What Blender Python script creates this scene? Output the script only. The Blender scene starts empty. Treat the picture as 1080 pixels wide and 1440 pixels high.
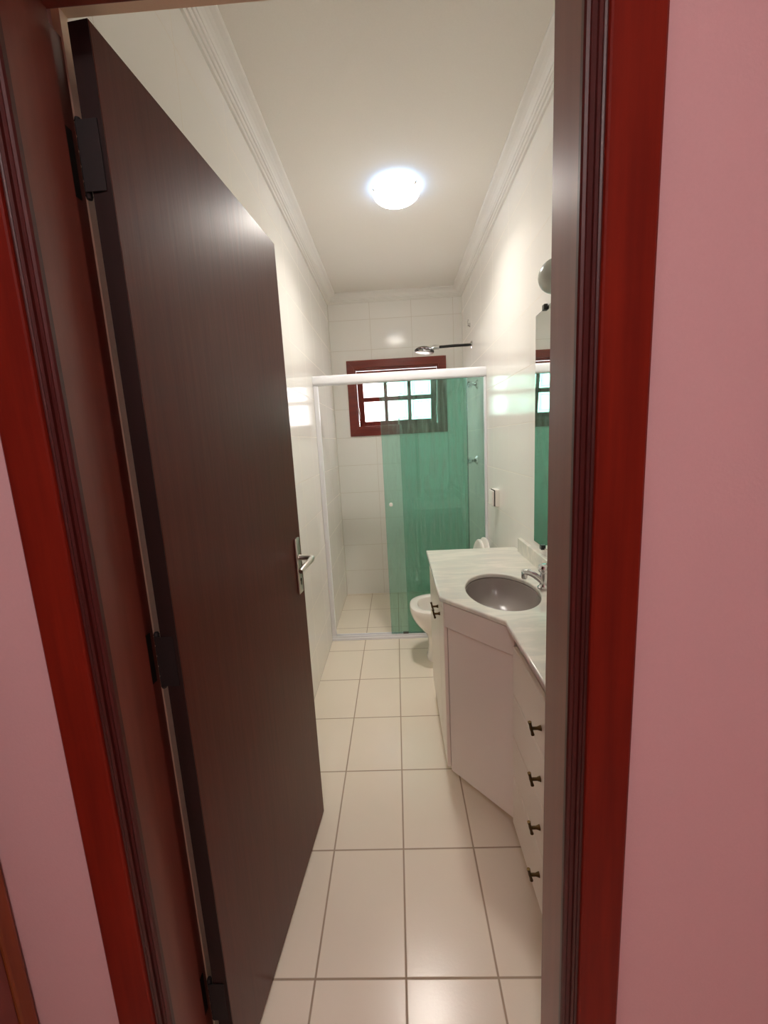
import bpy, bmesh, math
from mathutils import Vector, Matrix
PI = math.pi
sc = bpy.context.scene
C = sc.collection

# ------------------------------------------------------------------ room measures (metres)
JL, JR = -0.476, 0.256            # clear door opening
YF, YJ, YI = 0.606, 0.704, 0.765  # hall face of wall, end of door stop, bathroom face
XL, XR, YB, ZC = -0.542, 0.634, 3.878, 2.74
YS = 2.927                        # shower screen
HALL_L, HALL_R, HALL_B = -0.757, 1.9, -1.3

# ------------------------------------------------------------------ materials
def mat(name):
    m = bpy.data.materials.new(name); m.use_nodes = True
    nt = m.node_tree
    return m, nt, nt.nodes['Principled BSDF']

def setp(b, **k):
    for n, v in k.items():
        n = {'col': 'Base Color', 'rough': 'Roughness', 'metal': 'Metallic', 'ior': 'IOR', 'coat': 'Coat Weight',
             'coatr': 'Coat Roughness', 'spec': 'Specular IOR Level', 'trans': 'Transmission Weight'}[n]
        if n == 'Base Color': v = (*v, 1)
        b.inputs[n].default_value = v

def plain(name, col, rough=.4, metal=0, **k):
    m, nt, b = mat(name); setp(b, col=col, rough=rough, metal=metal, **k); return m

def N(nt, t, **k):
    n = nt.nodes.new(t)
    for a, v in k.items(): setattr(n, a, v)
    return n

def math_(nt, op, a, b=None):
    n = N(nt, 'ShaderNodeMath', operation=op)
    for i, v in enumerate((a, b)):
        if v is None: continue
        if hasattr(v, 'links'): nt.links.new(v, n.inputs[i])
        else: n.inputs[i].default_value = v
    return n.outputs[0]

def mixcol(nt, fac, a, b):
    n = N(nt, 'ShaderNodeMix', data_type='RGBA')
    nt.links.new(fac, n.inputs[0])
    for i, v in ((6, a), (7, b)):
        if hasattr(v, 'links'): nt.links.new(v, n.inputs[i])
        else: n.inputs[i].default_value = (*v, 1)
    return n.outputs[2]

def grout_line(nt, coord, origin, period, width):
    """1 on a joint, 0 in the tile, along one coordinate"""
    a = math_(nt, 'SUBTRACT', coord, origin)
    a = math_(nt, 'DIVIDE', a, period)
    a = math_(nt, 'FRACT', math_(nt, 'ADD', a, 1000.5))
    a = math_(nt, 'ABSOLUTE', math_(nt, 'SUBTRACT', a, .5))
    a = math_(nt, 'MULTIPLY', a, period)
    r = N(nt, 'ShaderNodeMapRange', clamp=True)
    nt.links.new(a, r.inputs[0]); r.inputs[1].default_value = width * .5; r.inputs[2].default_value = width * 1.1
    r.inputs[3].default_value = 1; r.inputs[4].default_value = 0
    return r.outputs[0]

def tiles(name, col, gcol, axes, origins, periods, gw, rough, bump=.15, wav=0.0, coat=0, vary=0.0, spec=.5):
    m, nt, b = mat(name)
    g = N(nt, 'ShaderNodeNewGeometry'); s = N(nt, 'ShaderNodeSeparateXYZ'); nt.links.new(g.outputs['Position'], s.inputs[0])
    l1 = grout_line(nt, s.outputs[axes[0]], origins[0], periods[0], gw)
    l2 = grout_line(nt, s.outputs[axes[1]], origins[1], periods[1], gw)
    l = math_(nt, 'MAXIMUM', l1, l2)
    base = col
    if vary:
        nz = N(nt, 'ShaderNodeTexNoise'); nz.inputs['Scale'].default_value = 2.2; nz.inputs['Detail'].default_value = 6
        nt.links.new(g.outputs['Position'], nz.inputs['Vector'])
        base = mixcol(nt, nz.outputs[0], tuple(c * (1 - vary) for c in col), tuple(min(1, c * (1 + vary)) for c in col))
    nt.links.new(mixcol(nt, l, base, gcol), b.inputs['Base Color'])
    r = N(nt, 'ShaderNodeMapRange'); nt.links.new(l, r.inputs[0]); r.inputs[3].default_value = rough; r.inputs[4].default_value = .7
    nt.links.new(r.outputs[0], b.inputs['Roughness'])
    h = math_(nt, 'MULTIPLY', l, -1.0)
    if wav:
        nz = N(nt, 'ShaderNodeTexNoise'); nz.inputs['Scale'].default_value = wav; nz.inputs['Detail'].default_value = 3
        nt.links.new(g.outputs['Position'], nz.inputs['Vector'])
        h = math_(nt, 'ADD', h, math_(nt, 'MULTIPLY', nz.outputs[0], .35))
    bp = N(nt, 'ShaderNodeBump'); bp.inputs['Strength'].default_value = bump; bp.inputs['Distance'].default_value = .0015
    nt.links.new(h, bp.inputs['Height']); nt.links.new(bp.outputs[0], b.inputs['Normal'])
    setp(b, coat=coat, spec=spec)
    return m

def wood(name, dark, light, rough, streak=9.0, axis=2, coat=0.0, bump=.08, coatr=.1):
    m, nt, b = mat(name)
    g = N(nt, 'ShaderNodeNewGeometry'); mp = N(nt, 'ShaderNodeMapping')
    sc_ = [streak * 6] * 3; sc_[axis] = streak * .35
    mp.inputs['Scale'].default_value = sc_
    nt.links.new(g.outputs['Position'], mp.inputs['Vector'])
    nz = N(nt, 'ShaderNodeTexNoise'); nz.inputs['Scale'].default_value = 1; nz.inputs['Detail'].default_value = 6
    nz.inputs['Roughness'].default_value = .6
    nt.links.new(mp.outputs[0], nz.inputs['Vector'])
    r = N(nt, 'ShaderNodeMapRange'); nt.links.new(nz.outputs[0], r.inputs[0]); r.inputs[1].default_value = .32; r.inputs[2].default_value = .7
    nt.links.new(mixcol(nt, r.outputs[0], dark, light), b.inputs['Base Color'])
    bp = N(nt, 'ShaderNodeBump'); bp.inputs['Strength'].default_value = bump; bp.inputs['Distance'].default_value = .002
    nt.links.new(nz.outputs[0], bp.inputs['Height']); nt.links.new(bp.outputs[0], b.inputs['Normal'])
    setp(b, rough=rough, coat=coat, coatr=coatr)
    return m

def paint(name, col, rough, bump=.05, scale=180, vary=.03):
    m, nt, b = mat(name)
    g = N(nt, 'ShaderNodeNewGeometry')
    nz = N(nt, 'ShaderNodeTexNoise'); nz.inputs['Scale'].default_value = scale; nz.inputs['Detail'].default_value = 3
    nt.links.new(g.outputs['Position'], nz.inputs['Vector'])
    nt.links.new(mixcol(nt, nz.outputs[0], tuple(c * (1 - vary) for c in col), tuple(min(1, c * (1 + vary)) for c in col)), b.inputs['Base Color'])
    bp = N(nt, 'ShaderNodeBump'); bp.inputs['Strength'].default_value = bump; bp.inputs['Distance'].default_value = .002
    nt.links.new(nz.outputs[0], bp.inputs['Height']); nt.links.new(bp.outputs[0], b.inputs['Normal'])
    setp(b, rough=rough)
    return m

TW = (.90, .885, .845); TG = (.72, .68, .61)
M = {}
M['tile_side'] = tiles('glazed_wall_tile_side', TW, TG, ('Y', 'Z'), (1.999, 1.515), (.3575, .255), .0022, .13, wav=6, bump=.35, spec=.3)
M['tile_back'] = tiles('glazed_wall_tile_back', TW, TG, ('X', 'Z'), (.193, 1.515), (.366, .255), .0022, .13, wav=6, bump=.35, spec=.3)
M['floor'] = tiles('cream_floor_tile', (.85, .775, .65), (.40, .31, .22), ('X', 'Y'), (-.0385, .9095), (.2525, .3673), .0036, .22, wav=140, bump=.28, vary=.05)
M['ceil'] = paint('ceiling_paint', (.86, .83, .78), .85)
M['cornice'] = paint('cornice_plaster', (.88, .86, .82), .5, bump=.02)
M['pink'] = paint('pink_wall_paint', (.68, .46, .475), .75, bump=.12, scale=260)
M['plaster'] = paint('beige_plaster', (.88, .72, .55), .8)
M['red'] = wood('mahogany_casing', (.135, .009, .004), (.22, .017, .006), .5, streak=5, bump=.03)
setp(M['red'].node_tree.nodes['Principled BSDF'], spec=.15)
M['redshade'] = wood('shaded_mahogany_moulding', (.045, .004, .003), (.075, .008, .005), .42, streak=5, bump=.03)  # shade in the recessed moulding is put into this darker wood colour
M['jamb'] = wood('mahogany_jamb', (.16, .034, .021), (.21, .050, .031), .40, streak=5, coat=.12, bump=.05, coatr=.2)
M['door'] = wood('dark_varnished_door', (.074, .012, .0055), (.100, .018, .009), .38, streak=11, coat=.05, bump=.16, coatr=.22)
setp(M['door'].node_tree.nodes['Principled BSDF'], spec=.17)
M['shadededge'] = wood('shaded_door_edge', (.010, .003, .002), (.016, .005, .003), .55, streak=8)  # hinge edge lies in shadow; that darkness is painted into the colour
M['winwood'] = wood('mahogany_window', (.13, .013, .007), (.22, .026, .011), .3, streak=6, axis=0, coat=.4)
M['winwoodv'] = wood('mahogany_window_upright', (.13, .013, .007), (.22, .026, .011), .3, streak=6, axis=2, coat=.4)
M['orange'] = wood('lit_orange_casing_edge', (.20, .045, .008), (.30, .075, .014), .4, streak=5)  # lit side of the casing, its brightness painted as orange
M['alu'] = plain('white_enamelled_aluminium', (.84, .85, .89), .28)
M['chrome'] = plain('chrome', (.75, .75, .76), .12, 1)
M['steel'] = plain('brushed_steel', (.55, .53, .48), .3, 1)
M['black'] = plain('black_iron', (.006, .004, .004), .6, 0)
M['blackpl'] = plain('black_plastic', (.010, .010, .010), .3)
M['brass'] = plain('dark_antique_brass', (.075, .045, .018), .4, 1)
M['lam'] = plain('white_laminate', (.76, .71, .64), .32)
M['lamd'] = plain('white_laminate_front', (.80, .745, .66), .28)
M['gap'] = plain('shadow_joint', (.06, .045, .035), .8)
M['porc'] = plain('white_porcelain', (.86, .83, .78), .08, coat=.5)
M['basin'] = plain('grey_basin_enamel', (.31, .275, .255), .25)
M['plastic'] = plain('white_plastic', (.84, .82, .77), .3)
M['grey'] = plain('grey_rubber', (.12, .11, .10), .6)

def marble():
    m, nt, b = mat('white_marble')
    g = N(nt, 'ShaderNodeNewGeometry')
    mp = N(nt, 'ShaderNodeMapping'); mp.inputs['Rotation'].default_value = (0, 0, .35); mp.inputs['Scale'].default_value = (1.2, 5.5, 3)
    nt.links.new(g.outputs['Position'], mp.inputs['Vector'])
    nz = N(nt, 'ShaderNodeTexNoise'); nz.inputs['Scale'].default_value = 3.2; nz.inputs['Detail'].default_value = 9; nz.inputs['Roughness'].default_value = .62
    nz.inputs['Distortion'].default_value = .8
    nt.links.new(mp.outputs[0], nz.inputs['Vector'])
    cr = N(nt, 'ShaderNodeValToRGB'); e = cr.color_ramp.elements
    e[0].position = .36; e[0].color = (.66, .66, .61, 1); e[1].position = .62; e[1].color = (.80, .77, .69, 1)
    x = cr.color_ramp.elements.new(.48); x.color = (.70, .69, .62, 1)
    nt.links.new(nz.outputs[0], cr.inputs[0]); nt.links.new(cr.outputs[0], b.inputs['Base Color'])
    setp(b, rough=.12)
    return m
M['marble'] = marble()

def tinted(name, tint, ior=1.5, rough=0.0, smear=False):
    m, nt, b = mat(name); nt.nodes.remove(b)
    out = nt.nodes['Material Output']
    t = N(nt, 'ShaderNodeBsdfTransparent'); t.inputs[0].default_value = (*tint, 1)
    gl = N(nt, 'ShaderNodeBsdfGlossy'); gl.inputs['Roughness'].default_value = rough
    f = N(nt, 'ShaderNodeFresnel'); f.inputs[0].default_value = ior
    mx = N(nt, 'ShaderNodeMixShader')
    nt.links.new(f.outputs[0], mx.inputs[0]); nt.links.new(t.outputs[0], mx.inputs[1]); nt.links.new(gl.outputs[0], mx.inputs[2])
    last = mx.outputs[0]
    if smear:   # dried water film on the glass
        d = N(nt, 'ShaderNodeBsdfDiffuse'); d.inputs[0].default_value = (.55, .78, .68, 1)
        m2 = N(nt, 'ShaderNodeMixShader')
        g = N(nt, 'ShaderNodeNewGeometry'); mp = N(nt, 'ShaderNodeMapping'); mp.inputs['Scale'].default_value = (45, 1, 5)
        nt.links.new(g.outputs['Position'], mp.inputs['Vector'])
        nz = N(nt, 'ShaderNodeTexNoise'); nz.inputs['Scale'].default_value = 1; nz.inputs['Detail'].default_value = 4
        nt.links.new(mp.outputs[0], nz.inputs['Vector'])
        r = N(nt, 'ShaderNodeMapRange'); nt.links.new(nz.outputs[0], r.inputs[0])
        r.inputs[1].default_value = .45; r.inputs[2].default_value = .85; r.inputs[3].default_value = .05; r.inputs[4].default_value = .20
        nt.links.new(r.outputs[0], m2.inputs[0]); nt.links.new(last, m2.inputs[1]); nt.links.new(d.outputs[0], m2.inputs[2])
        last = m2.outputs[0]
    nt.links.new(last, out.inputs[0])
    return m
M['green'] = tinted('green_shower_glass', (.705, .90, .85), smear=True)
M['clear'] = tinted('clear_acrylic', (.86, .86, .87), rough=.05)

def frosted(name, col, trans=.75):
    m, nt, b = mat(name); nt.nodes.remove(b)
    out = nt.nodes['Material Output']
    t = N(nt, 'ShaderNodeBsdfTranslucent'); t.inputs[0].default_value = (*col, 1)
    p = N(nt, 'ShaderNodeBsdfTransparent'); p.inputs[0].default_value = (*col, 1)
    g = N(nt, 'ShaderNodeBsdfGlossy'); g.inputs['Roughness'].default_value = .2
    m1 = N(nt, 'ShaderNodeMixShader'); m1.inputs[0].default_value = .45
    m2 = N(nt, 'ShaderNodeMixShader'); m2.inputs[0].default_value = .06
    nt.links.new(t.outputs[0], m1.inputs[1]); nt.links.new(p.outputs[0], m1.inputs[2])
    nt.links.new(m1.outputs[0], m2.inputs[1]); nt.links.new(g.outputs[0], m2.inputs[2])
    nt.links.new(m2.outputs[0], out.inputs[0])
    return m
M['frost'] = frosted('frosted_window_glass', (.95, .95, .95))
M['frostline'] = frosted('pressed_pattern_glass', (.11, .115, .115))

def emit(name, col, s, down=0):
    m, nt, b = mat(name)
    if down:      # bulb sits low in the bowl: the bottom of the glass is brighter than the rim
        g = N(nt, 'ShaderNodeNewGeometry'); sp = N(nt, 'ShaderNodeSeparateXYZ'); nt.links.new(g.outputs['Normal'], sp.inputs[0])
        v = math_(nt, 'POWER', math_(nt, 'MAXIMUM', math_(nt, 'MULTIPLY', sp.outputs['Z'], -1.0), 0.0), down)
        nt.links.new(math_(nt, 'ADD', math_(nt, 'MULTIPLY', v, s), 1.0), b.inputs['Emission Strength'])
    setp(b, col=(.8, .8, .78), rough=.2)
    b.inputs['Emission Color'].default_value = (*col, 1)
    if not down: b.inputs['Emission Strength'].default_value = s
    return m
M['dome'] = emit('lit_opal_glass', (1.0, .94, .86), 50, 4.5)
M['led'] = emit('cool_lit_led_ring', (.26, .52, 1.0), 24)
M['hall_fill'] = emit('hall_fill_glow', (1.0, .94, .92), 31)  # glow of the added hall fill lamp
M['globe'] = plain('frosted_globe_glass', (.50, .55, .50), .25)
M['mirror'] = plain('mirror_silver', (.86, .90, .87), .01, 1)
M['bevel'] = plain('mirror_edge', (.30, .30, .27), .2, .5)

# ------------------------------------------------------------------ mesh builder
class MB:
    def __init__(s): s.bm = bmesh.new()
    def box(s, lo, hi, bev=0, seg=2, rot=None, mtx=None):
        lo, hi = Vector(lo), Vector(hi)
        t = bmesh.new()
        bmesh.ops.create_cube(t, size=1)
        d = hi - lo
        for v in t.verts: v.co = Vector((v.co.x * d.x, v.co.y * d.y, v.co.z * d.z)) + (lo + hi) / 2
        if bev: bmesh.ops.bevel(t, geom=t.edges[:] , offset=bev, segments=seg, profile=.6, affect='EDGES')
        if mtx: bmesh.ops.transform(t, matrix=mtx, verts=t.verts)
        s.merge(t); return s
    def merge(s, t):
        me = bpy.data.meshes.new('t'); t.to_mesh(me); t.free(); s.bm.from_mesh(me); bpy.data.meshes.remove(me)
    def lathe(s, prof, origin=(0, 0, 0), axis=(0, 0, 1), n=32, sx=1, sy=1):
        """profile of (radius, height) turned about an axis"""
        q = Vector((0, 0, 1)).rotation_difference(Vector(axis).normalized())
        o = Vector(origin); t = bmesh.new(); rings = []
        for r, h in prof:
            if r < 1e-6: rings.append([t.verts.new(o + q @ Vector((0, 0, h)))]); continue
            rings.append([t.verts.new(o + q @ Vector((r * sx * math.cos(2 * PI * k / n), r * sy * math.sin(2 * PI * k / n), h))) for k in range(n)])
        for a, b in zip(rings, rings[1:]):
            if len(a) == 1 and len(b) == 1: continue
            for k in range(n):
                j = (k + 1) % n
                if len(a) == 1: t.faces.new((a[0], b[k], b[j]))
                elif len(b) == 1: t.faces.new((a[k], a[j], b[0]))
                else: t.faces.new((a[k], a[j], b[j], b[k]))
        bmesh.ops.recalc_face_normals(t, faces=t.faces); s.merge(t); return s
    def tube(s, pts, rad, n=12, sq=1.0, cap=True, up=(0, 0, 1)):
        """swept tube; rad a number or one per point; sq flattens it"""
        pts = [Vector(p) for p in pts]; t = bmesh.new(); rings = []
        if not hasattr(rad, '__len__'): rad = [rad] * len(pts)
        for i, p in enumerate(pts):
            d = (pts[min(i + 1, len(pts) - 1)] - pts[max(i - 1, 0)]).normalized()
            u = Vector(up)
            if abs(d.dot(u)) > .95: u = Vector((1, 0, 0))
            a = d.cross(u).normalized(); b = a.cross(d).normalized()
            rings.append([t.verts.new(p + rad[i] * (a * math.cos(2 * PI * k / n) + b * sq * math.sin(2 * PI * k / n))) for k in range(n)])
        for a, b in zip(rings, rings[1:]):
            for k in range(n): t.faces.new((a[k], a[(k + 1) % n], b[(k + 1) % n], b[k]))
        if cap: t.faces.new(rings[0][::-1]); t.faces.new(rings[-1])
        bmesh.ops.recalc_face_normals(t, faces=t.faces); s.merge(t); return s
    def loft(s, rings, cap0=True, cap1=True):
        t = bmesh.new(); R = [[t.verts.new(p) for p in r] for r in rings]; n = len(R[0])
        for a, b in zip(R, R[1:]):
            for k in range(n): t.faces.new((a[k], a[(k + 1) % n], b[(k + 1) % n], b[k]))
        if cap0: t.faces.new(R[0][::-1])
        if cap1: t.faces.new(R[-1])
        bmesh.ops.recalc_face_normals(t, faces=t.faces); s.merge(t); return s
    def prism(s, poly, lo, hi, axis=2, bev=0):
        """closed polygon extruded along an axis; poly holds the other two coordinates in order"""
        t = bmesh.new()
        def P(a, b, h):
            v = [a, b]; v.insert(axis, h); return v
        v0 = [t.verts.new(P(a, b, lo)) for a, b in poly]; v1 = [t.verts.new(P(a, b, hi)) for a, b in poly]; n = len(poly)
        t.faces.new(v0[::-1]); t.faces.new(v1)
        for k in range(n): t.faces.new((v0[k], v0[(k + 1) % n], v1[(k + 1) % n], v1[k]))
        bmesh.ops.recalc_face_normals(t, faces=t.faces)
        if bev: bmesh.ops.bevel(t, geom=t.edges[:], offset=bev, segments=2, profile=.6, affect='EDGES')
        s.merge(t); return s
    def build(s, name, m, parent=None, smooth=False, mods=None):
        me = bpy.data.meshes.new(name); s.bm.to_mesh(me); s.bm.free()
        if smooth:
            me.shade_smooth()
            try: me.set_sharp_from_angle(angle=math.radians(38))
            except Exception: pass
        me.materials.append(m)
        o = bpy.data.objects.new(name, me); C.objects.link(o)
        if parent: child(o, parent)
        return o

def world_loc(p):
    l = Vector(p.location)
    return l
def child(o, p):
    o.parent = p
    r = p
    while r.parent: r = r.parent
    if p.parent is None: o.matrix_parent_inverse = Matrix.Translation(-Vector(r.location))
def tag(o, label, cat, group=None, kind=None):
    o['label'] = label; o['category'] = cat
    if group: o['group'] = group
    if kind: o['kind'] = kind
    return o
def thing(name, loc, label, cat, group=None, kind=None):
    o = bpy.data.objects.new(name, None); o.location = loc; o.empty_display_size = .1; C.objects.link(o)
    return tag(o, label, cat, group, kind)
def box(lo, hi, bev=0, seg=2): return MB().box(lo, hi, bev, seg)

def curve_slab(loops, z0, z1, bev):
    """flat shape with holes, rounded rims, made from a 2-D curve and turned into a mesh"""
    cu = bpy.data.curves.new('c', 'CURVE'); cu.dimensions = '2D'; cu.fill_mode = 'BOTH'
    for lp in loops:
        sp = cu.splines.new('POLY'); sp.points.add(len(lp) - 1)
        for p, q in zip(sp.points, lp): p.co = (q[0], q[1], 0, 1)
        sp.use_cyclic_u = True
    cu.extrude = (z1 - z0) / 2 - bev; cu.bevel_depth = bev; cu.bevel_resolution = 4; cu.offset = -bev
    o = bpy.data.objects.new('c', cu); C.objects.link(o)
    bpy.context.view_layer.update()
    me = bpy.data.meshes.new_from_object(o.evaluated_get(bpy.context.evaluated_depsgraph_get()))
    bpy.data.objects.remove(o); mb = MB(); mb.bm.from_mesh(me); bpy.data.meshes.remove(me)
    for v in mb.bm.verts: v.co.z += (z0 + z1) / 2
    bmesh.ops.remove_doubles(mb.bm, verts=mb.bm.verts, dist=1e-5)
    return mb

# ------------------------------------------------------------------ room shell
T = .12
def S(o, label, cat): return tag(o, label, cat, kind='structure')
S(box((HALL_L - T, HALL_B - T, -.1), (HALL_R + T, YB + .2, 0)).build('floor', M['floor']), 'cream rectangular ceramic floor tiles of the bathroom and hall', 'floor')
S(box((XL - T, YI, ZC), (XR + T, YB + .2, ZC + .1)).build('ceiling', M['ceil']), 'plain off white bathroom ceiling with the round lamp', 'ceiling')
S(box((HALL_L - T, HALL_B - T, ZC), (HALL_R + T, YI, ZC + .1)).build('ceiling_hall', M['ceil']), 'ceiling of the hall outside the bathroom', 'ceiling')
S(box((XL - T, YI, 0), (XL, YB, ZC)).build('wall_left', M['tile_side']), 'white glazed tile wall left of the shower, behind the open door', 'wall')
S(box((XR, YI, 0), (XR + T, YB, ZC)).build('wall_right', M['tile_side']), 'white glazed tile wall carrying the mirror and flush valve', 'wall')
WX0, WX1, WZ0, WZ1 = -.345, .425, 1.592, 2.130
w = MB()
w.box((XL - T, YB, 0), (WX0, YB + .15, ZC)).box((WX1, YB, 0), (XR + T, YB + .15, ZC))
w.box((WX0, YB, 0), (WX1, YB + .15, WZ0)).box((WX0, YB, WZ1), (WX1, YB + .15, ZC))
S(w.build('wall_back', M['tile_back']), 'white glazed tile wall at the end of the shower with the small window', 'wall')
# wall with the doorway
OL, OR, OT = -.500, .282, 2.150
w = MB()
w.box((HALL_L - T, YF, 0), (OL, YI - .006, ZC)).box((OR, YF, 0), (HALL_R + T, YI - .006, ZC)).box((OL, YF, OT), (OR, YI - .006, ZC))
wf = S(w.build('wall_front', M['pink']), 'pink painted wall around the bathroom doorway', 'wall')
w = MB()
w.box((XL, YI - .006, 0), (OL, YI, ZC)).box((OR, YI - .006, 0), (XR, YI, ZC)).box((OL, YI - .006, OT), (OR, YI, ZC))
w.build('tile_lining', M['tile_back'], wf)
w = MB()
w.box((OL - .004, YJ + .003, OT - .004), (OR, YI - .001, OT + .004))
w.box((OL - .003, YJ + .0412, 0), (OL + .013, YI - .001, OT - .004))
w.build('reveal', M['plaster'], wf)
S(box((HALL_L - T, HALL_B, 0), (HALL_L, YF, ZC)).build('wall_hall_left', M['pink']), 'pink hall wall at the far left of the picture, left of the doorway', 'wall')
S(box((HALL_R, HALL_B, 0), (HALL_R + T, YF, ZC)).build('wall_hall_right', M['pink']), 'pink hall wall at the far right of the hall', 'wall')
S(box((HALL_L - T, HALL_B - T, 0), (HALL_R + T, HALL_B, ZC)).build('wall_hall_back', M['pink']), 'pink hall wall behind the viewer', 'wall')

# door frame
fr = thing('trim_1', (0, YF, 0), 'dark red mahogany door frame around the bathroom doorway', 'door frame', kind='structure')
def jamb_poly(x, s):   # plan profile of a jamb, s = +1 for the left one
    o = OL if s > 0 else OR
    return [(o, YF - .002), (x - s * .004, YF - .002), (x, YF + .003), (x, YJ - .003), (x - s * .003, YJ), (x - s * .014, YJ), (x - s * .014, YJ + .041), (o, YJ + .041)]
MB().prism(jamb_poly(JL, 1), 0, 2.105).build('jamb', M['jamb'], fr)
MB().prism(jamb_poly(JR, -1), 0, 2.105).build('jamb', M['jamb'], fr)
box((OL, YF - .002, 2.105), (OR, YJ, OT), .002).build('head_jamb', M['jamb'], fr)
# moulded casing: bead and step next to the jamb, then a flat board; profile is (distance from jamb edge, height off wall)
mould = [(-.004, -.001), (-.004, .006), (-.002, .009), (.002, .010), (.005, .008), (.006, .006), (.012, .006), (.013, .010), (.016, .0125), (.019, .010), (.020, .008), (.0225, .009), (.0235, .010), (.0235, -.001)]
prof = [(.0235, -.001), (.0235, .012), (.0245, .0145), (.027, .016), (.089, .016), (.093, .013), (.094, 0), (.094, -.001)]
def casing_side(x, s):
    p = [(x - s * a, YF - .001 - h) for a, h in prof]
    c_ = MB().prism(p, 0, 2.105 + .094).build('casing', M['red'], fr)
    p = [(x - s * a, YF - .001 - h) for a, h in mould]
    child(MB().prism(p, 0, 2.105 + .02).build('moulding', M['redshade'], None), c_)
casing_side(JL, 1); casing_side(JR, -1)
p = [(YF - .0015 - h, 2.105 + a) for a, h in prof]
MB().prism(p, JL - .09, JR + .09, axis=0).build('head_casing', M['red'], fr)
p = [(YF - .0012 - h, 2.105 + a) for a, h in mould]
MB().prism(p, JL - .02, JR + .02, axis=0).build('head_moulding', M['redshade'], fr)

# far-left casing of the next doorway, on the hall's left wall
t5 = thing('trim_5', (HALL_L, .5, 0), 'brown door casing, lit edge coloured orange, at the lower left edge of the picture', 'door frame', kind='structure')
box((HALL_L, .574, 0), (HALL_L + .021, YF - .003, 2.15), .005).build('lit_casing_edge', M['orange'], t5)
box((HALL_L, .44, 0), (HALL_L + .018, .574, 2.14), .002).build('casing', M['jamb'], t5)
box((HALL_L, .36, 0), (HALL_L + .030, .44, 2.12), .003).build('jamb', M['red'], t5)

# cornices: plaster profile (out from wall, down from ceiling)
cp = [(0, 0), (.0833, 0), (.0833, .006), (.079, .009), (.072, .011), (.062, .014), (.050, .020), (.041, .028), (.036, .036), (.033, .037), (.033, .042), (.030, .046), (.024, .047), (.024, .052), (.020, .056), (.014, .057), (.014, .062), (.010, .0655), (.0, .0655)]
def mitre_cornice(a, b, inn, name, label):
    """a,b wall corner points in plan; inn the inward direction; ends mitred 45 degrees when flagged"""
    a, b, inn = Vector((*a, 0)), Vector((*b, 0)), Vector((*inn, 0))
    d = (b - a).normalized()
    r0 = [a + inn * o + d * (o if mitre[0] else 0) + Vector((0, 0, ZC - h)) for o, h in cp]
    r1 = [b + inn * o - d * (o if mitre[1] else 0) + Vector((0, 0, ZC - h)) for o, h in cp]
    S(MB().loft([r0, r1]).build(name, M['cornice']), label, 'cornice')
mitre = (False, True)
mitre_cornice((XL, YI), (XL, YB), (1, 0), 'trim_2', 'white stepped plaster cornice above the left tile wall')
mitre_cornice((XR, YI), (XR, YB), (-1, 0), 'trim_3', 'white stepped plaster cornice above the right tile wall')
mitre = (True, True)
mitre_cornice((XL, YB), (XR, YB), (0, -1), 'trim_4', 'white stepped plaster cornice above the window wall')

# ------------------------------------------------------------------ door leaf, local frame: u along leaf, n off its right face
H = Vector((-.4248, .7142, 0)); F = Vector((-.3552, 1.4332, 0)); U = (F - H).normalized(); Nn = Vector((U.y, -U.x, 0))
LW = (F - H).length
DM = Matrix(((U.x, Nn.x, 0, H.x), (U.y, Nn.y, 0, H.y), (0, 0, 1, 0), (0, 0, 0, 1)))   # (u, n, z) -> world
def dpt(u, n, z): return DM @ Vector((u, n, z))
door = thing('door_1', tuple(H), 'dark brown varnished flush door standing open into the bathroom', 'door', kind='structure')
MB().box((0, -.034, .010), (LW, 0, 2.100), .0012, 1, mtx=DM).build('leaf', M['door'], door)
MB().box((-.0008, -.0335, .011), (.0006, -.0005, 2.099), mtx=DM).build('edge_shade', M['shadededge'], door)
pl = MB().box((.655, 0, .950), (.695, .007, 1.148), .0025, mtx=DM).build('handle_plate', M['steel'], door, True)
lev = MB()
zc = 1.078
lev.tube([dpt(.676, .004, zc), dpt(.676, .016, zc), dpt(.676, .036, zc), dpt(.673, .048, zc), dpt(.664, .056, zc + .001), dpt(.648, .059, zc), dpt(.62, .058, zc - .002), dpt(.59, .055, zc - .005), dpt(.565, .053, zc - .009), dpt(.553, .052, zc - .012)],
         [.011, .010, .009, .0095, .010, .010, .0095, .0090, .0085, .0075], 14, sq=1.0)
child(lev.build('lever', M['steel'], None, True), pl)
k = MB().lathe([(0, .0), (.006, 0), (.006, .0012), (0, .0012)], dpt(.676, .007, .998), Nn, 16)
k.box((.6740, .006, .980), (.6780, .0082, .998), mtx=DM)
child(k.build('keyhole', M['black'], None, True), pl)
for zc in (1.92, 1.070, .252):      # hinges in the gap: two leaves and a knuckle of five barrels
    h = MB()
    kx, ky = H.x - .034 - .0085, H.y + .006
    for q in range(5):
        a = zc - .052 + q * .0208
        h.lathe([(0, a), (.0044, a), (.0052, a + .002), (.0052, a + .0178), (.0044, a + .0198), (0, a + .0198)], (kx, ky, 0), n=12)
    h.lathe([(0, zc - .058), (.004, zc - .057), (.0055, zc - .052), (0, zc - .052)], (kx, ky, 0), n=12)
    h.lathe([(0, zc + .052), (.0055, zc + .052), (.004, zc + .057), (0, zc + .058)], (kx, ky, 0), n=12)
    h.box((kx, H.y - .0018, zc - .050), (H.x - .008, H.y - .0002, zc + .050), .0003, 1)
    h.box((JL - .0155, YJ + .001, zc - .050), (JL - .0125, YJ + .030, zc + .050), .0005, 1)
    h.build('hinge', M['black'], door, True)

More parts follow.
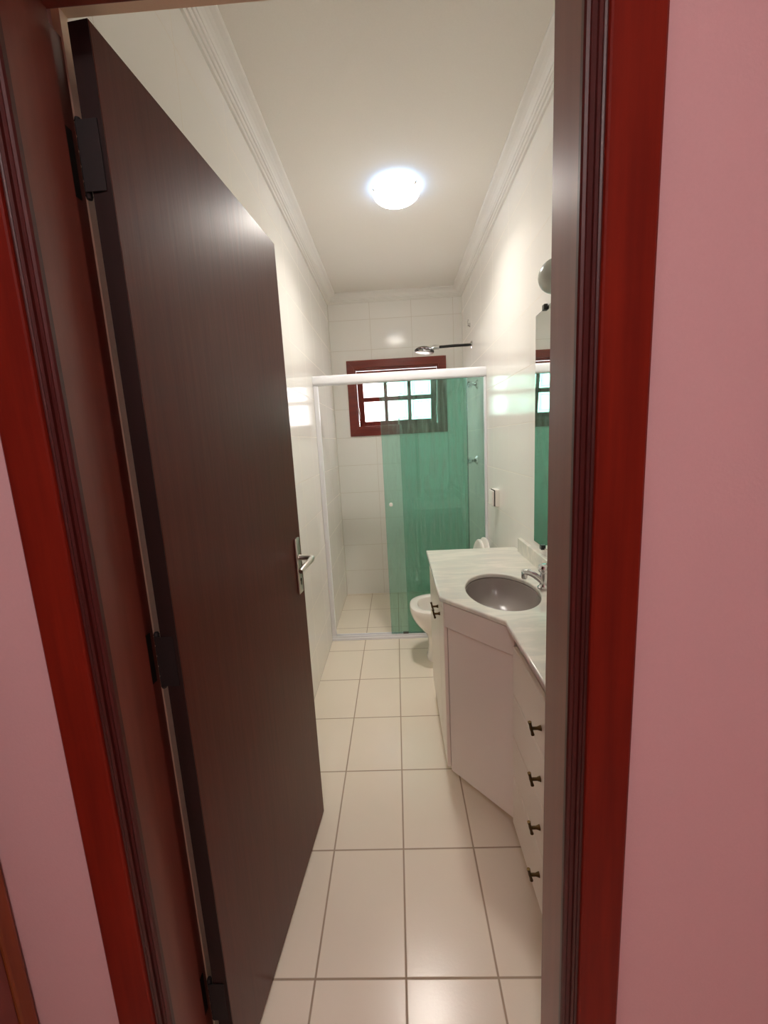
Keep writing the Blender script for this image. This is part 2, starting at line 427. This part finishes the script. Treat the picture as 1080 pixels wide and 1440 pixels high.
# ------------------------------------------------------------------ window: casing, box frame, tilted awning sash with six panes
win = thing('window_1', (.04, YB, WZ0), 'small mahogany awning window with six frosted panes above the shower', 'window', kind='structure')
c = MB()
O = (-.405, .486, 1.525, 2.191)
def frame_polys(o, i, y0, y1, m, name, parent):
    """four mitred boards between an outer and inner rectangle"""
    (ox0, ox1, oz0, oz1), (ix0, ix1, iz0, iz1) = o, i
    b = MB()
    for poly in ([(ox0, oz0), (ox1, oz0), (ix1, iz0), (ix0, iz0)], [(ox0, oz1), (ix0, iz1), (ix1, iz1), (ox1, oz1)],
                 [(ox0, oz0), (ix0, iz0), (ix0, iz1), (ox0, oz1)], [(ox1, oz0), (ox1, oz1), (ix1, iz1), (ix1, iz0)]):
        b.prism([(x, z) for x, z in poly], y0, y1, axis=1, bev=.0015)
    return b.build(name, m, parent)
frame_polys(O, (-.338, .418, 1.594, 2.124), YB - .016, YB, M['winwood'], 'casing', win)
frame_polys((WX0 - .001, WX1 + .001, WZ0 - .001, WZ1 + .001), (-.325, .405, 1.612, 2.108), YB - .004, YB + .13, M['winwood'], 'box_frame', win)
piv = Vector((0, YB + .045, 2.098)); ang = math.radians(10)
WM = Matrix.Translation(piv) @ Matrix.Rotation(ang, 4, 'X') @ Matrix.Translation(-piv)
y0, y1 = YB + .030, YB + .062
sx0, sx1, sz0, sz1 = -.3232, .4032, 1.606, 2.1045
cols = [(-.271, -.082), (-.051, .136), (.167, .350)]
rows = [(1.652, 1.833), (1.872, 2.045)]
sash = MB()
sash.box((sx0, y0, sz0), (cols[0][0], y1, sz1), .002, 1, mtx=WM).box((cols[2][1], y0, sz0), (sx1, y1, sz1), .002, 1, mtx=WM)
sash.box((cols[0][0], y0, sz0), (cols[2][1], y1, rows[0][0]), .002, 1, mtx=WM).box((cols[0][0], y0, rows[1][1]), (cols[2][1], y1, sz1), .002, 1, mtx=WM)
sash = sash.build('sash', M['winwoodv'], win)
mu = MB()
for a, b in ((cols[0][1], cols[1][0]), (cols[1][1], cols[2][0])): mu.box((a, y0 + .003, rows[0][0]), (b, y1 - .003, rows[1][1]), .004, 2, mtx=WM)
mu.box((cols[0][0], y0 + .004, rows[0][1]), (cols[2][1], y1 - .004, rows[1][0]), .004, 2, mtx=WM)
child(mu.build('glazing_bar', M['winwoodv'], None), sash)
for zr in rows:
    for cx in cols:
        p = MB().box((cx[0] - .003, y0 + .014, zr[0] - .003), (cx[1] + .003, y0 + .018, zr[1] + .003), mtx=WM)
        p = p.build('pane', M['frost'], None); child(p, sash)
        q = MB()
        for ins, wd in ((.018, .0035), (.032, .002)):
            a0, a1, b0, b1 = cx[0] + ins, cx[1] - ins, zr[0] + ins, zr[1] - ins
            for lo, hi in (((a0, b0), (a1, b0 + wd)), ((a0, b1 - wd), (a1, b1)), ((a0, b0), (a0 + wd, b1)), ((a1 - wd, b0), (a1, b1))):
                q.box((lo[0], y0 + .012, lo[1]), (hi[0], y0 + .0142, hi[1]), mtx=WM)
        q = q.build('pressed_pattern', M['frostline'], None); child(q, sash)
# stay bar and catch
st = MB().tube([(.405 - .006, YB + .02, 1.78), (.395, YB + .10, 1.69)], .005, 8)
st.build('stay_arm', M['steel'], win, True)
st = MB().tube([(-.325 + .006, YB + .02, 1.78), (-.315, YB + .10, 1.69)], .005, 8)
st.build('stay_arm', M['steel'], win, True)
ct = MB().box((.036, YB + .028, 1.618), (.050, YB + .052, 1.660), .004, 2).tube([(.043, YB + .040, 1.64), (.043, YB + .028, 1.655), (.043, YB + .020, 1.675)], .005, 8)
child(ct.build('catch', M['steel'], None, True), sash)

# ------------------------------------------------------------------ shower enclosure
en = thing('shower_enclosure', (0, YS, 0), 'sliding green glass shower screen with white aluminium rail', 'shower screen')
r = MB()
rp = []
for k in range(24):   # rounded oblong rail section
    a = 2 * PI * k / 24
    c_, s_ = math.cos(a), math.sin(a)
    rp.append((YS + .028 * math.copysign(abs(c_) ** .55, c_), 1.893 + .033 * math.copysign(abs(s_) ** .55, s_)))
r.prism(rp, XL + .001, XR - .001, axis=0)
r.build('top_rail', M['alu'], en, True)
r = MB().box((XL + .001, YS - .026, 0), (XR - .001, YS + .026, .020), .003).box((XL + .001, YS - .020, .019), (XR - .001, YS - .012, .036), .002).box((XL + .001, YS + .012, .019), (XR - .001, YS + .020, .036), .002)
r.build('bottom_track', M['alu'], en)
box((XL + .001, YS - .018, .036), (XL + .030, YS + .018, 1.862), .003).build('wall_profile', M['alu'], en)
box((XR - .016, YS - .018, .036), (XR - .001, YS + .018, 1.862), .003).build('wall_profile', M['alu'], en)
fx = box((.035, YS + .006, .030), (XR - .006, YS + .014, 1.875), .001, 1).build('fixed_pane', M['green'], en)
sp = box((-.093, YS - .014, .034), (.502, YS - .006, 1.875), .001, 1).build('sliding_pane', M['green'], en)
kn = MB().lathe([(0, -.024), (.010, -.024), (.013, -.021), (.013, -.010), (.009, -.008), (.009, .008), (.013, .010), (.013, .021), (.010, .024), (0, .024)], (-.050, YS - .010, 1.020), (0, 1, 0), 24)
child(kn.build('knob', M['plastic'], None, True), sp)
gd = box((-.005, YS - .018, .030), (.035, YS + .002, .046), .002).build('floor_guide', M['grey'], en)
sl = MB().box((.497, YS - .015, .036), (.503, YS - .005, 1.86), .001, 1)
child(sl.build('edge_seal', M['clear'], None), sp)

# shower arm and head
sh = thing('wall_shower', (XR, 3.41, 2.165), 'chrome oval shower head on a black arm above the window', 'shower head')
MB().lathe([(0, 0), (.030, 0), (.030, .004), (.022, .010), (.014, .013), (0, .013)], (XR, 3.41, 2.172), (-1, 0, 0), 24).build('flange', M['chrome'], sh, True)
MB().tube([(XR - .012, 3.41, 2.172), (.50, 3.412, 2.173), (.372, 3.415, 2.170)], .0105, 14).build('arm', M['blackpl'], sh, True)
hd = MB()
hp = [(0, .030), (.025, .030), (.045, .024), (.066, .012), (.076, 0), (.077, -.008), (.072, -.014), (.060, -.017), (0, -.018)]
hd.lathe(hp, (.262, 3.412, 2.150), (.10, 0, 1), 36, sy=.80)
head = hd.build('head_shell', M['clear'], sh, True)
nb = MB().tube([(.376, 3.414, 2.171), (.340, 3.412, 2.170), (.318, 3.412, 2.160)], [.016, .017, .013], 14)
nb.lathe([(0, 0), (.014, 0), (.014, .014), (.009, .018), (0, .018)], (.262, 3.412, 2.152), (0, 0, 1), 20)
nb.lathe([(.055, 0), (.060, .003), (.055, .006), (.050, .003), (.055, 0)], (.262, 3.412, 2.148), (.10, 0, 1), 36, sy=.80)
nb.build('neck', M['chrome'], sh, True)
MB().lathe([(0, -.002), (.066, -.002), (.070, 0), (.066, .003), (0, .003)], (.264, 3.412, 2.133), (.10, 0, 1), 36, sy=.8).build('spray_plate', M['steel'], sh, True)
# cap on the wall above the arm
cap = MB().lathe([(0, 0), (.018, 0), (.018, .004), (.012, .008), (.010, .020), (0, .022)], (XR, 3.48, 2.335), (-1, 0, 0), 20)
cap.tube([(XR - .014, 3.48, 2.345), (XR - .020, 3.48, 2.36), (XR - .014, 3.48, 2.375)], .004, 8)
tag(cap.build('wall_hook', M['chrome'], None, True), 'small chrome hook on the tile wall above the shower arm', 'hook')

def valve(y, z, label):
    v = thing('shower_valve', (XR, y, z), label, 'shower valve', 'shower valves on the tile wall')
    MB().lathe([(0, -.001), (.034, -.001), (.035, .004), (.028, .012), (.016, .018), (.013, .028), (0, .030)], (XR, y, z), (-1, 0, 0), 28).build('flange', M['chrome'], v, True)
    MB().lathe([(0, .020), (.011, .020), (.011, .040), (0, .042)], (XR, y, z), (-1, 0, 0), 20).build('stem', M['chrome'], v, True)
    kb = MB().lathe([(0, .038), (.018, .038), (.024, .044), (.024, .066), (.020, .074), (.010, .078), (0, .078)], (XR, y, z), (-1, 0, 0), 6)
    kb.build('knob', M['chrome'], v, False)
    return v
valve(3.20, 1.848, 'chrome shower valve just under the white shower rail')
v2 = valve(3.26, 1.284, 'chrome shower valve lower down, level with the mirror')
lv = MB().tube([(XR - .062, 3.26, 1.284), (XR - .085, 3.25, 1.286), (XR - .118, 3.24, 1.288)], [.012, .010, .012], 10)
lv.build('lever', M['chrome'], v2, True)

# flush valve on the wall over the toilet
fv = thing('flush_valve', (XR, 2.63, 1.08), 'white square flush valve plate on the tile wall above the toilet', 'flush valve')
box((XR - .026, 2.575, 1.024), (XR + .0005, 2.685, 1.130), .004).build('housing', M['plastic'], fv)
box((XR - .030, 2.577, 1.026), (XR - .026, 2.683, 1.128), .001, 1).build('seam', M['black'], fv)
box((XR - .044, 2.582, 1.030), (XR - .030, 2.678, 1.124), .005).build('button', M['plastic'], fv)

# ------------------------------------------------------------------ toilet (front points to -x)
YT = 2.625
def dring(x0, x1, hw, z, n=40, e=.62):
    """plan ring: rounded squarish nose at x0, back at x1"""
    pts = []; cx, a = (x0 + x1) / 2, (x1 - x0) / 2
    for k in range(n):
        t = 2 * PI * k / n; c_, s_ = math.cos(t), math.sin(t)
        pts.append(Vector((cx + a * math.copysign(abs(c_) ** .72, c_), YT + hw * math.copysign(abs(s_) ** .80, s_), z)))
    return pts
to = thing('toilet', (.30, YT, 0), 'white porcelain toilet bowl with its seat raised, between vanity and shower screen', 'toilet')
rings = [dring(.150, .545, .110, 0), dring(.150, .545, .112, .020), dring(.156, .540, .104, .036), dring(.162, .535, .098, .10), dring(.160, .53, .098, .155), dring(.140, .53, .112, .195),
         dring(.106, .53, .138, .235), dring(.076, .53, .160, .275), dring(.056, .53, .174, .315), dring(.047, .53, .181, .350), dring(.045, .53, .183, .372), dring(.049, .53, .181, .383), dring(.058, .525, .174, .388),
         dring(.088, .48, .140, .388), dring(.098, .472, .130, .383), dring(.102, .468, .126, .365), dring(.104, .46, .124, .345)]
MB().loft(rings, True, False).build('pedestal', M['porc'], to, True)
inner = [dring(.104, .46, .124, .345), dring(.108, .45, .120, .31), dring(.125, .43, .105, .26), dring(.16, .40, .080, .215), dring(.20, .36, .050, .195)]
MB().loft(inner, False, True).build('bowl_interior', M['porc'], to, True)
MB().tube([(.52, YT, .30), (XR, YT, .30)], .028, 16).build('supply_pipe', M['plastic'], to, True)
def raised(x0, z0, x1, z1, thick, hw, hole):
    """seat or lid standing up: an oval plate in the leaning plane through the hinge line"""
    b = Vector((x0, YT, z0)); up = Vector((x1 - x0, 0, z1 - z0)); L = up.length; up.normalize(); nrm = Vector((up.z, 0, -up.x))
    def ring(s, off):
        out = []
        for k in range(48):
            t = 2 * PI * k / 48; c_, s_ = math.cos(t), math.sin(t)
            h = L / 2 + (L / 2) * s * math.copysign(abs(c_) ** .8, c_); wv = (hw - (1 - s) * L / 2) * math.copysign(abs(s_) ** .85, s_)
            out.append(b + up * h + Vector((0, 1, 0)) * wv + nrm * off)
        return out
    if hole:
        s1 = hole
        rr = [ring(1, 0), ring(1, -thick * .7), ring(.97, -thick), ring(s1 + .03, -thick), ring(s1, -thick * .7), ring(s1, 0), ring(1, 0)]
        return MB().loft(rr, False, False)
    return MB().loft([ring(.6, 0), ring(1, 0), ring(1, -thick * .6), ring(.95, -thick), ring(.6, -thick)], True, True)
raised(.478, .402, .530, .800, .016, .178, .62).build('seat', M['plastic'], to, True)
raised(.500, .402, .560, .812, .014, .184, None).build('lid', M['plastic'], to, True)
for s in (-1, 1):
    MB().tube([(.484, YT + s * .075 - .018, .403), (.484, YT + s * .075 + .018, .403)], .014, 12).build('seat_hinge', M['plastic'], to, True)

# ------------------------------------------------------------------ vanity
ZT = .860
XV, YV0, YV1 = .142, 1.525, 2.215       # deep section, front edge and y range
XD, YD = .334, 1.290                    # shallow section edge, where the diagonal meets it
va = thing('vanity_cabinet', (.40, 1.5, 0), 'white vanity cabinet with angled corner, drawers and double doors under the marble counter', 'cabinet')
bx0, bxd = .172, .370
def inset(d):  # carcass footprint
    return [(bx0 + d, 1.520 + .4 * d), (bxd + d, 1.284 + .4 * d), (bxd + d, YI + .004), (XR - .002, YI + .004), (XR - .002, 2.195 - d), (bx0 + d, 2.195 - d)]
def ring3(poly, z): return [Vector((a, b, z)) for a, b in poly]
hollow = [(bx0 + .016, 1.520 + .007), (bxd + .016, 1.284 + .007), (bxd + .016, YI + .020), (XR - .018, YI + .020), (XR - .018, 2.179), (bx0 + .016, 2.179)]
MB().loft([ring3(inset(0), .105), ring3(inset(0), ZT - .021), ring3(hollow, ZT - .021), ring3(hollow, .121)]).build('carcass', M['lam'], va)
MB().prism([(bx0 + .16, 1.62), (bxd + .10, 1.36), (bxd + .10, YI + .01), (XR - .004, YI + .01), (XR - .004, 2.13), (bx0 + .16, 2.13)], 0, .105).build('plinth', M['lam'], va)
# angled corner: apron board over a panel
dv = Vector((bxd - bx0, 1.284 - 1.520, 0)); dl = dv.length; dv.normalize(); dn = Vector((dv.y, -dv.x, 0))
AM = Matrix(((dv.x, dn.x, 0, bx0), (dv.y, dn.y, 0, 1.520), (0, 0, 1, 0), (0, 0, 0, 1)))
MB().box((.002, 0, .108), (dl - .002, .004, .738), .001, 1, mtx=AM).build('corner_panel', M['lam'], va)
MB().box((-.002, 0, .742), (dl + .002, .017, ZT - .022), .002, 1, mtx=AM).build('corner_apron', M['lam'], va)
box((bx0 - .015, 1.522, .800), (bx0, 2.195, ZT - .022), .002, 1).build('side_apron', M['lam'], va)
def tknob(p, d, parent, up=(0, 0, 1)):
    """antique T-bar knob: stem out along d with a bar across it"""
    p, d, u = Vector(p), Vector(d), Vector(up)
    b = MB().tube([p, p + d * .010, p + d * .024], [.008, .0045, .0045], 10)
    side = u.cross(d).normalized()
    w = (u * .95 + d * .22).normalized()
    b.tube([p + d * .026 - w * .020, p + d * .026 - w * .010, p + d * .026, p + d * .026 + w * .010, p + d * .026 + w * .020], [.0050, .0038, .0048, .0038, .0050], 10)
    o = b.build('knob', M['brass'], None, True); child(o, parent); return o
for a, b, ky in ((1.530, 1.698, 1.660), (1.702, 2.190, 1.738)):
    d = box((bx0 - .016, a, .110), (bx0 - .001, b, .795), .002, 1).build('door', M['lamd'], va)
    tknob((bx0 - .016, ky, .732), (-1, 0, 0), d)
zz = [.108, .300, .455, .610, .780]
zk = [.216, .373, .528, .683]
for i in range(4):
    d = box((bxd - .016, YI + .012, zz[i] + .002), (bxd - .001, 1.272, zz[i + 1] - .002), .002, 1).build('drawer', M['lamd'], va)
    tknob((bxd - .016, 1.005, zk[i]), (-1, 0, 0), d)

SX, SY, SA, SB = .393, 1.572, .138, .205   # basin centre and half sizes
ell = [(SX + SA * math.cos(2 * PI * k / 64), SY + SB * math.sin(2 * PI * k / 64)) for k in range(64)]
outl = [(XV, YV1), (XV, YV0), (XD, YD), (XD, YI + .001), (XR - .001, YI + .001), (XR - .001, YV1)]
co = thing('countertop', (.40, 1.5, ZT), 'white veined marble vanity counter with an angled front and basin cutout', 'countertop')
curve_slab([outl, ell], ZT - .020, ZT, .006).build('slab', M['marble'], co, False)
bs = box((XR - .020, YI + .002, ZT), (XR - .001, 2.120, ZT + .072), .002, 1)
bs.build('backsplash', M['marble'], co)
sk = thing('sink', (SX, SY, ZT - .16), 'grey oval basin set under the marble counter', 'sink')
def er(s, z): return [Vector((SX + SA * s * math.cos(2 * PI * k / 64), SY + SB * s * math.sin(2 * PI * k / 64), z)) for k in range(64)]
MB().loft([er(1.04, ZT - .034), er(1.04, ZT - .0205), er(.985, ZT - .0205), er(.975, ZT - .032), er(.955, ZT - .055), er(.90, ZT - .085), er(.78, ZT - .115), er(.58, ZT - .135), er(.32, ZT - .147), er(.10, ZT - .151)], False, True).build('basin', M['basin'], sk, True)
MB().lathe([(0, .004), (.012, .004), (.016, .002), (.024, .003), (.026, 0)], (SX, SY, ZT - .151), n=24).build('drain', M['chrome'], sk, True)

fa = thing('faucet', (.580, 1.575, ZT), 'chrome basin faucet with a curved spout behind the sink', 'faucet')
FX, FY = .562, 1.572
MB().lathe([(0, 0), (.028, 0), (.028, .005), (.022, .010), (.020, .016), (.019, .060), (.020, .064), (0, .064)], (FX, FY, ZT + .0002), n=28).build('body', M['chrome'], fa, True)
MB().lathe([(0, .064), (.021, .064), (.026, .070), (.027, .084), (.024, .094), (.014, .098), (0, .099)], (FX, FY, ZT), n=12).build('handle', M['chrome'], fa, True)
MB().tube([(FX - .006, FY, ZT + .022), (FX - .022, FY, ZT + .040), (FX - .042, FY, ZT + .056), (FX - .058, FY, ZT + .065), (FX - .074, FY, ZT + .069), (FX - .089, FY, ZT + .068)],
          [.015, .0150, .0145, .0140, .0135, .0125], 16, sq=.85).build('spout', M['chrome'], fa, True)
MB().lathe([(0, 0), (.010, 0), (.0115, .004), (.0115, .022), (0, .022)], (FX - .080, FY, ZT + .043), n=18).build('aerator', M['chrome'], fa, True)

# ------------------------------------------------------------------ mirror, wall lamp
mi = thing('mirror', (XR, 1.30, .975), 'tall frameless wall mirror over the marble counter', 'mirror')
box((XR - .006, .95, .970), (XR - .0015, 1.905, 1.955), 0).build('mirror_glass', M['mirror'], mi)
box((XR - .0055, .948, .968), (XR - .001, 1.907, 1.957), 0).build('mirror_back', M['bevel'], mi)
for y in (1.79, 1.08):
    for z, s in ((.968, -1), (1.957, 1)):
        box((XR - .016, y - .013, z - (.010 if s > 0 else .012)), (XR - .001, y + .013, z + (.012 if s > 0 else .010)), .003).build('clip', M['blackpl'], mi)
wl = thing('wall_lamp', (XR, 1.485, 1.968), 'unlit wall lamp with a frosted glass globe above the mirror', 'wall lamp')
MB().lathe([(0, 0), (.040, 0), (.040, .010), (.022, .016), (.018, .030), (0, .030)], (XR, 1.485, 1.968), (-1, 0, 0), 28).build('mount', M['chrome'], wl, True)
gp = [(0, -.054)] + [(.054 * math.cos(a), .054 * math.sin(a)) for a in [(-80 + 10 * i) * PI / 180 for i in range(17)]] + [(0, .054)]
MB().lathe(gp, (XR - .082, 1.485, 1.968), n=36).build('globe', M['globe'], wl, True)

# ------------------------------------------------------------------ ceiling lamp
LX, LY = .066, 2.36
cl = thing('ceiling_lamp', (LX, LY, ZC), 'lit round opal glass ceiling lamp', 'ceiling lamp')
MB().lathe([(0, 0), (.085, 0), (.085, -.010), (0, -.010)], (LX, LY, ZC), n=40).build('ceiling_plate', M['plastic'], cl, True)
MB().lathe([(.070, -.011), (.095, -.011), (.095, -.019), (.070, -.019), (.070, -.011)], (LX, LY, ZC), n=40).build('light_ring', M['led'], cl, True)
R_ = .122
dp = [(R_, -.022)] + [(R_ * math.sin(a), -.024 - .050 * math.cos(a)) for a in [PI / 2 * (1 - i / 10) for i in range(1, 10)]] + [(0, -.074)]
dp = [(0, -.022)] + [(R_ - .004, -.021)] + dp
MB().lathe(dp, (LX, LY, ZC), n=48).build('glass_dome', M['dome'], cl, True)
for a in (200, 60, 320):
    ca, sa = math.cos(math.radians(a)), math.sin(math.radians(a))
    MB().tube([(LX + ca * .086, LY + sa * .086, ZC - .006), (LX + ca * (R_ + .004), LY + sa * (R_ + .004), ZC - .012), (LX + ca * (R_ + .006), LY + sa * (R_ + .006), ZC - .026), (LX + ca * (R_ - .004), LY + sa * (R_ - .004), ZC - .034)], .003, 8).build('clip', M['steel'], cl, True)

lt = bpy.data.lights.new('ceiling_lamp_light', 'AREA'); lt.shape = 'DISK'; lt.size = .16; lt.energy = 6.5; lt.color = (1.0, .93, .84); lt.spread = math.radians(142)
lo_ = bpy.data.objects.new('ceiling_lamp_light', lt); lo_.location = (LX, LY, ZC - .0755); C.objects.link(lo_); child(lo_, cl)

# unseen lamp added behind the viewer to light the hall
hl = thing('hall_fill_lamp', (-.15, -.85, ZC), 'added unseen fill lamp on the hall ceiling behind the viewer', 'ceiling lamp')
MB().lathe([(0, 0), (.16, 0), (.16, -.02), (0, -.02)], (-.15, -.85, ZC), n=36).build('ceiling_plate', M['plastic'], hl, True)
MB().lathe([(0, -.021), (.20, -.021), (.185, -.05), (.14, -.075), (.07, -.09), (0, -.093)], (-.15, -.85, ZC), n=40).build('glass_dome', M['hall_fill'], hl, True)

# ------------------------------------------------------------------ daylight, camera, view
wd = bpy.data.worlds.new('World'); sc.world = wd; wd.use_nodes = True
bg = wd.node_tree.nodes['Background']; bg.inputs[0].default_value = (1.0, .95, .95, 1); bg.inputs[1].default_value = 10.0

cam = bpy.data.cameras.new('Camera'); co_ = bpy.data.objects.new('Camera', cam); C.objects.link(co_)
fw = Vector((-0.03467599, 0.98555855, -0.16574654)); rt = Vector((0.99830074, 0.02638667, -0.05195555)); up = Vector((0.04683173, 0.1672665, 0.98479882))
m = Matrix.Identity(4)
for i in range(3): m[i][0], m[i][1], m[i][2] = rt[i], up[i], -fw[i]
m[0][3], m[1][3], m[2][3] = 0, 0, 1.4578
co_.matrix_world = m
cam.sensor_fit = 'VERTICAL'; cam.sensor_height = 24; cam.lens = 581.43 * 24 / 1440; cam.clip_start = .02
sc.camera = co_
sc.view_settings.view_transform = 'Standard'; sc.view_settings.look = 'None'
sc.view_settings.exposure = .08; sc.view_settings.gamma = 1
sc.cycles.use_denoising = True
sc.cycles.max_bounces = 16; sc.cycles.diffuse_bounces = 12; sc.cycles.transparent_max_bounces = 16
sc.cycles.sample_clamp_indirect = 6
